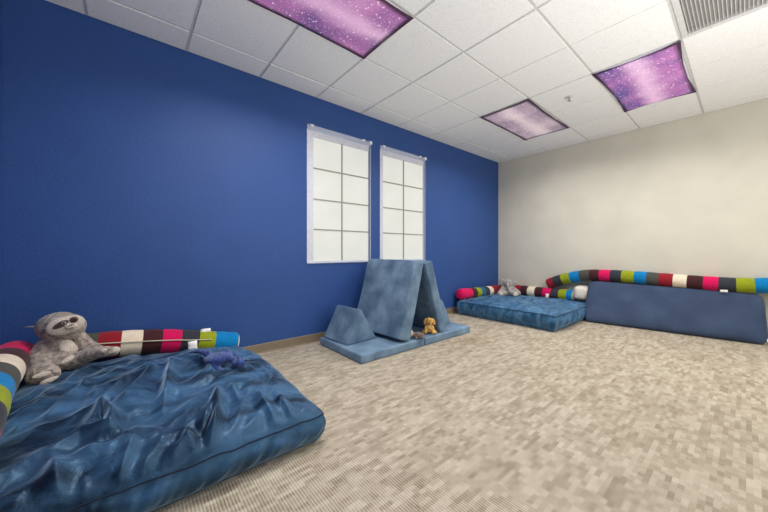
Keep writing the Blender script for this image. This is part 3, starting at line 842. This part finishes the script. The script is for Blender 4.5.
sew('mouth', tr, 71.5, 328.0, 1.9, .4, .35, M['fur_brown'], .003, .001, .3)
sew('belly_patch', tr, 69.5, 345.5, 7.2, 8.0, .2, M['fur_cream'], .014, 0, .6)
sew('belly_patch', tr, 67.5, 360.0, 5.5, 2.6, .5, M['fur_cream'], .010, 0, .6)
sew('sole', tr, 41.5, 375.0, 6.0, 2.2, .22, M['fur_cream'], .008, 0, .6)
sew('toe', tr, 49.0, 380.5, 6.0, 2.6, .38, M['fur_cream'], .018, -.004, .3)
sew('toe', tr, 103.5, 350.5, 2.8, 2.0, .4, M['fur_cream'], .010, 0, .5)
sew('toe', tr, 116.0, 350.0, 3.6, 3.4, .2, M['fur_cream'], .018, -.006, .3)
# grey ribbon end at the back of the head
v0_ = [CP(24, 327.5, D0+.05), CP(30, 327.0, D0+.04), CP(40, 328, D0+.02)]
link('ribbon', tube_mesh('ribbon', catmull([tuple(q) for q in v0_], .01), lambda i, n: .002+.010*i/n, 8), M['fur_grey'], t, True, True)

# blue speckled plush ----------------------------------
bc = Vector((.50, 2.33, 0))
t = thing('plush_turtle', 'small blue speckled plush toy lying flat beside the bolster end', 'stuffed toy', tuple(CP(222, 360, 1.86)))
Db = 1.90
sh = [(CP(218, 358.5, Db), (.086, .065, .036), (0, math.radians(-4), YAW-pi/2)), (CP(239, 362.5, Db-.03), (.044, .034, .028), (0, 0, YAW-pi/2)),
      ([CP(225, 357, Db), CP(238, 361, Db-.03)], [.028, .022]),
      ([CP(214, 360, Db-.03), CP(217, 368, Db-.05), CP(221, 371, Db-.07)], [.028, .022, .016]),
      ([CP(207, 353, Db), CP(199, 351, Db+.02), CP(192, 352, Db+.03)], [.022, .016, .010]),
      ([CP(226, 353, Db+.03), CP(236, 355, Db+.05)], [.018, .012]),
      ([CP(210, 361, Db-.03), CP(206, 366, Db-.04)], [.020, .013])]
blob('body', sh, M['fur_blue'], t, .005, True, .001, 4)
eye('eye', CP(246, 360.5, Db-.05), .008, M['fur_blue_dark'], t)
eye('eye', CP(238, 358, Db-.06), .006, M['fur_blue_dark'], t)

# golden puppy in the tent -----------------------------
base = Vector((2.585, 2.29, BZ+.006))
t = thing('plush_puppy', 'small golden plush puppy sitting in the tent opening', 'stuffed toy', tuple(base), 0)
fd = (Vector((0, 0, 0))-Vector((base.x, base.y, 0))).normalized(); sd_ = Vector((fd.y, -fd.x, 0))*-1
def L(a, b, c): return base+sd_*a+fd*b+UP*c
blob('body', [(L(0, 0, .060), (.048, .045, .058)), (L(0, .01, .135), (.043, .042, .042)), (L(0, .045, .125), (.022, .022, .018)),
              ([L(-.035, .025, .07), L(-.042, .05, .02)], [.02, .018]), ([L(.035, .025, .07), L(.042, .05, .02)], [.02, .018]),
              (L(-.055, .03, .022), (.024, .03, .02)), (L(.055, .03, .022), (.024, .03, .02))], M['fur_gold'], t, .005, True, .002, 2)
for s_ in (-1, 1):
    blob('ear', [([L(s_*.036, .005, .16), L(s_*.050, .012, .135), L(s_*.052, .016, .108)], [.012, .016, .014])], M['fur_gold'], t, .004, True, .001, 2)
    eye('eye', L(s_*.016, .050, .145), .005, M['dark'], t)
eye('nose', L(0, .066, .130), .009, M['dark'], t)
blob('chest', [(L(0, .032, .075), (.024, .02, .034))], M['fur_gold_light'], t, .004, True, .001, 2)
# flat small animal beside it --------------------------
base = Vector((2.31, 2.262, BZ+.006))
t = thing('plush_goat', 'tiny grey brown plush with white face lying beside the golden puppy', 'stuffed toy', tuple(base))
blob('body', [([L(.0, 0, .032), L(.05, 0, .036), L(.085, 0, .032)], [.028, .032, .028]), ([L(.02, .02, .02), L(.03, .05, .012)], [.013, .011]), ([L(.08, .02, .02), L(.10, .04, .012)], [.013, .011])], M['fur_tan'], t, .004, True, .002, 2)
blob('head', [(L(-.030, .02, .055), (.026, .024, .032)), (L(-.040, .028, .030), (.014, .014, .014))], M['fur_cream'], t, .004, True, .001, 2)
blob('ear', [([L(-.04, .015, .072), L(-.048, .012, .088)], [.006, .004])], M['fur_cream'], t, .003, True, 0, 1)
blob('ear', [([L(-.02, .015, .074), L(-.012, .012, .088)], [.006, .004])], M['fur_brown'], t, .003, True, 0, 1)

# grey plush on the far bed ----------------------------
base = Vector((5.10, 2.69, .245))
t = thing('plush_elephant', 'pale grey plush animal with big ears sitting on the far bed', 'stuffed toy', tuple(base))
fd = (-Vector((base.x, base.y, 0))).normalized(); sd_ = Vector((-fd.y, fd.x, 0))
base = base-UP*.01
blob('body', [(L(0, 0, .10), (.095, .085, .105)), (L(0, .02, .215), (.082, .075, .072)),
              ([L(-.07, .02, .14), L(-.12, .07, .07), L(-.145, .10, .04)], [.035, .035, .035]), ([L(.07, .02, .14), L(.13, .06, .09), L(.165, .09, .06)], [.035, .037, .04]),
              ([L(-.05, .05, .05), L(-.10, .15, .04)], [.05, .045]), ([L(.06, .05, .05), L(.12, .14, .045)], [.05, .048])], M['fur_grey'], t, .008, True, .004, 3)
for s_ in (-1, 1):
    patch_on('ear', L(s_*.095, .0, .225), fd+sd_*s_*.2, .055, .062, 0, M['fur_grey'], t, .018)
    eye('eye', L(s_*.028, .092, .235), .008, M['dark'], t)
    patch_on('foot', L(s_*.115, .19, .045), fd, .036, .036, 0, M['fur_cream'], t, .018)
blob('muzzle', [([L(0, .085, .205), L(0, .115, .18), L(0, .125, .145)], [.03, .024, .018])], M['fur_grey'], t, .006, True, .001, 2)

# ------------------------------------------------------------------ light
wd = bpy.data.worlds.new('world'); S.world = wd; wd.use_nodes = True
wd.node_tree.nodes['Background'].inputs['Color'].default_value = (1, .985, .96, 1)
wd.node_tree.nodes['Background'].inputs['Strength'].default_value = 1.15
def area(name, loc, rot, sx, sy, e, col=(1, 1, 1), spread=180):
    l = bpy.data.lights.new(name, 'AREA'); l.spread = math.radians(spread); l.shape = 'RECTANGLE'; l.size = sx; l.size_y = sy; l.energy = e; l.color = col
    o = bpy.data.objects.new(name, l); C.objects.link(o); o.location = loc; o.rotation_euler = rot; return o
# tubes behind the cloths; the fourth is an added unseen fill
for (k, n_), e in zip(fixtures, (27, 21, 18, 8)):
    area('ceiling_tube_and_fill', (xl(k+1), (yl(n_)+yl(n_+1))/2, CEIL-.03), (0, 0, 0), 1.1, .5, e, (1, .98, .96), 155)
# added fill lamps out of view behind the camera, the second washing the ceiling
area('ceiling_tube_and_fill', (3.6, -1.2, CEIL-.03), (0, 0, 0), 1.1, .5, 22, (1, .97, .94), 160)
area('fill_uplight', (1.7, -.8, .7), (pi, 0, 0), 3.4, 1.4, 80, (1, .985, .96))

S.view_settings.view_transform = 'Standard'; S.view_settings.look = 'None'; S.view_settings.gamma = 1
S.view_settings.use_curve_mapping = False
S.view_settings.exposure = .14
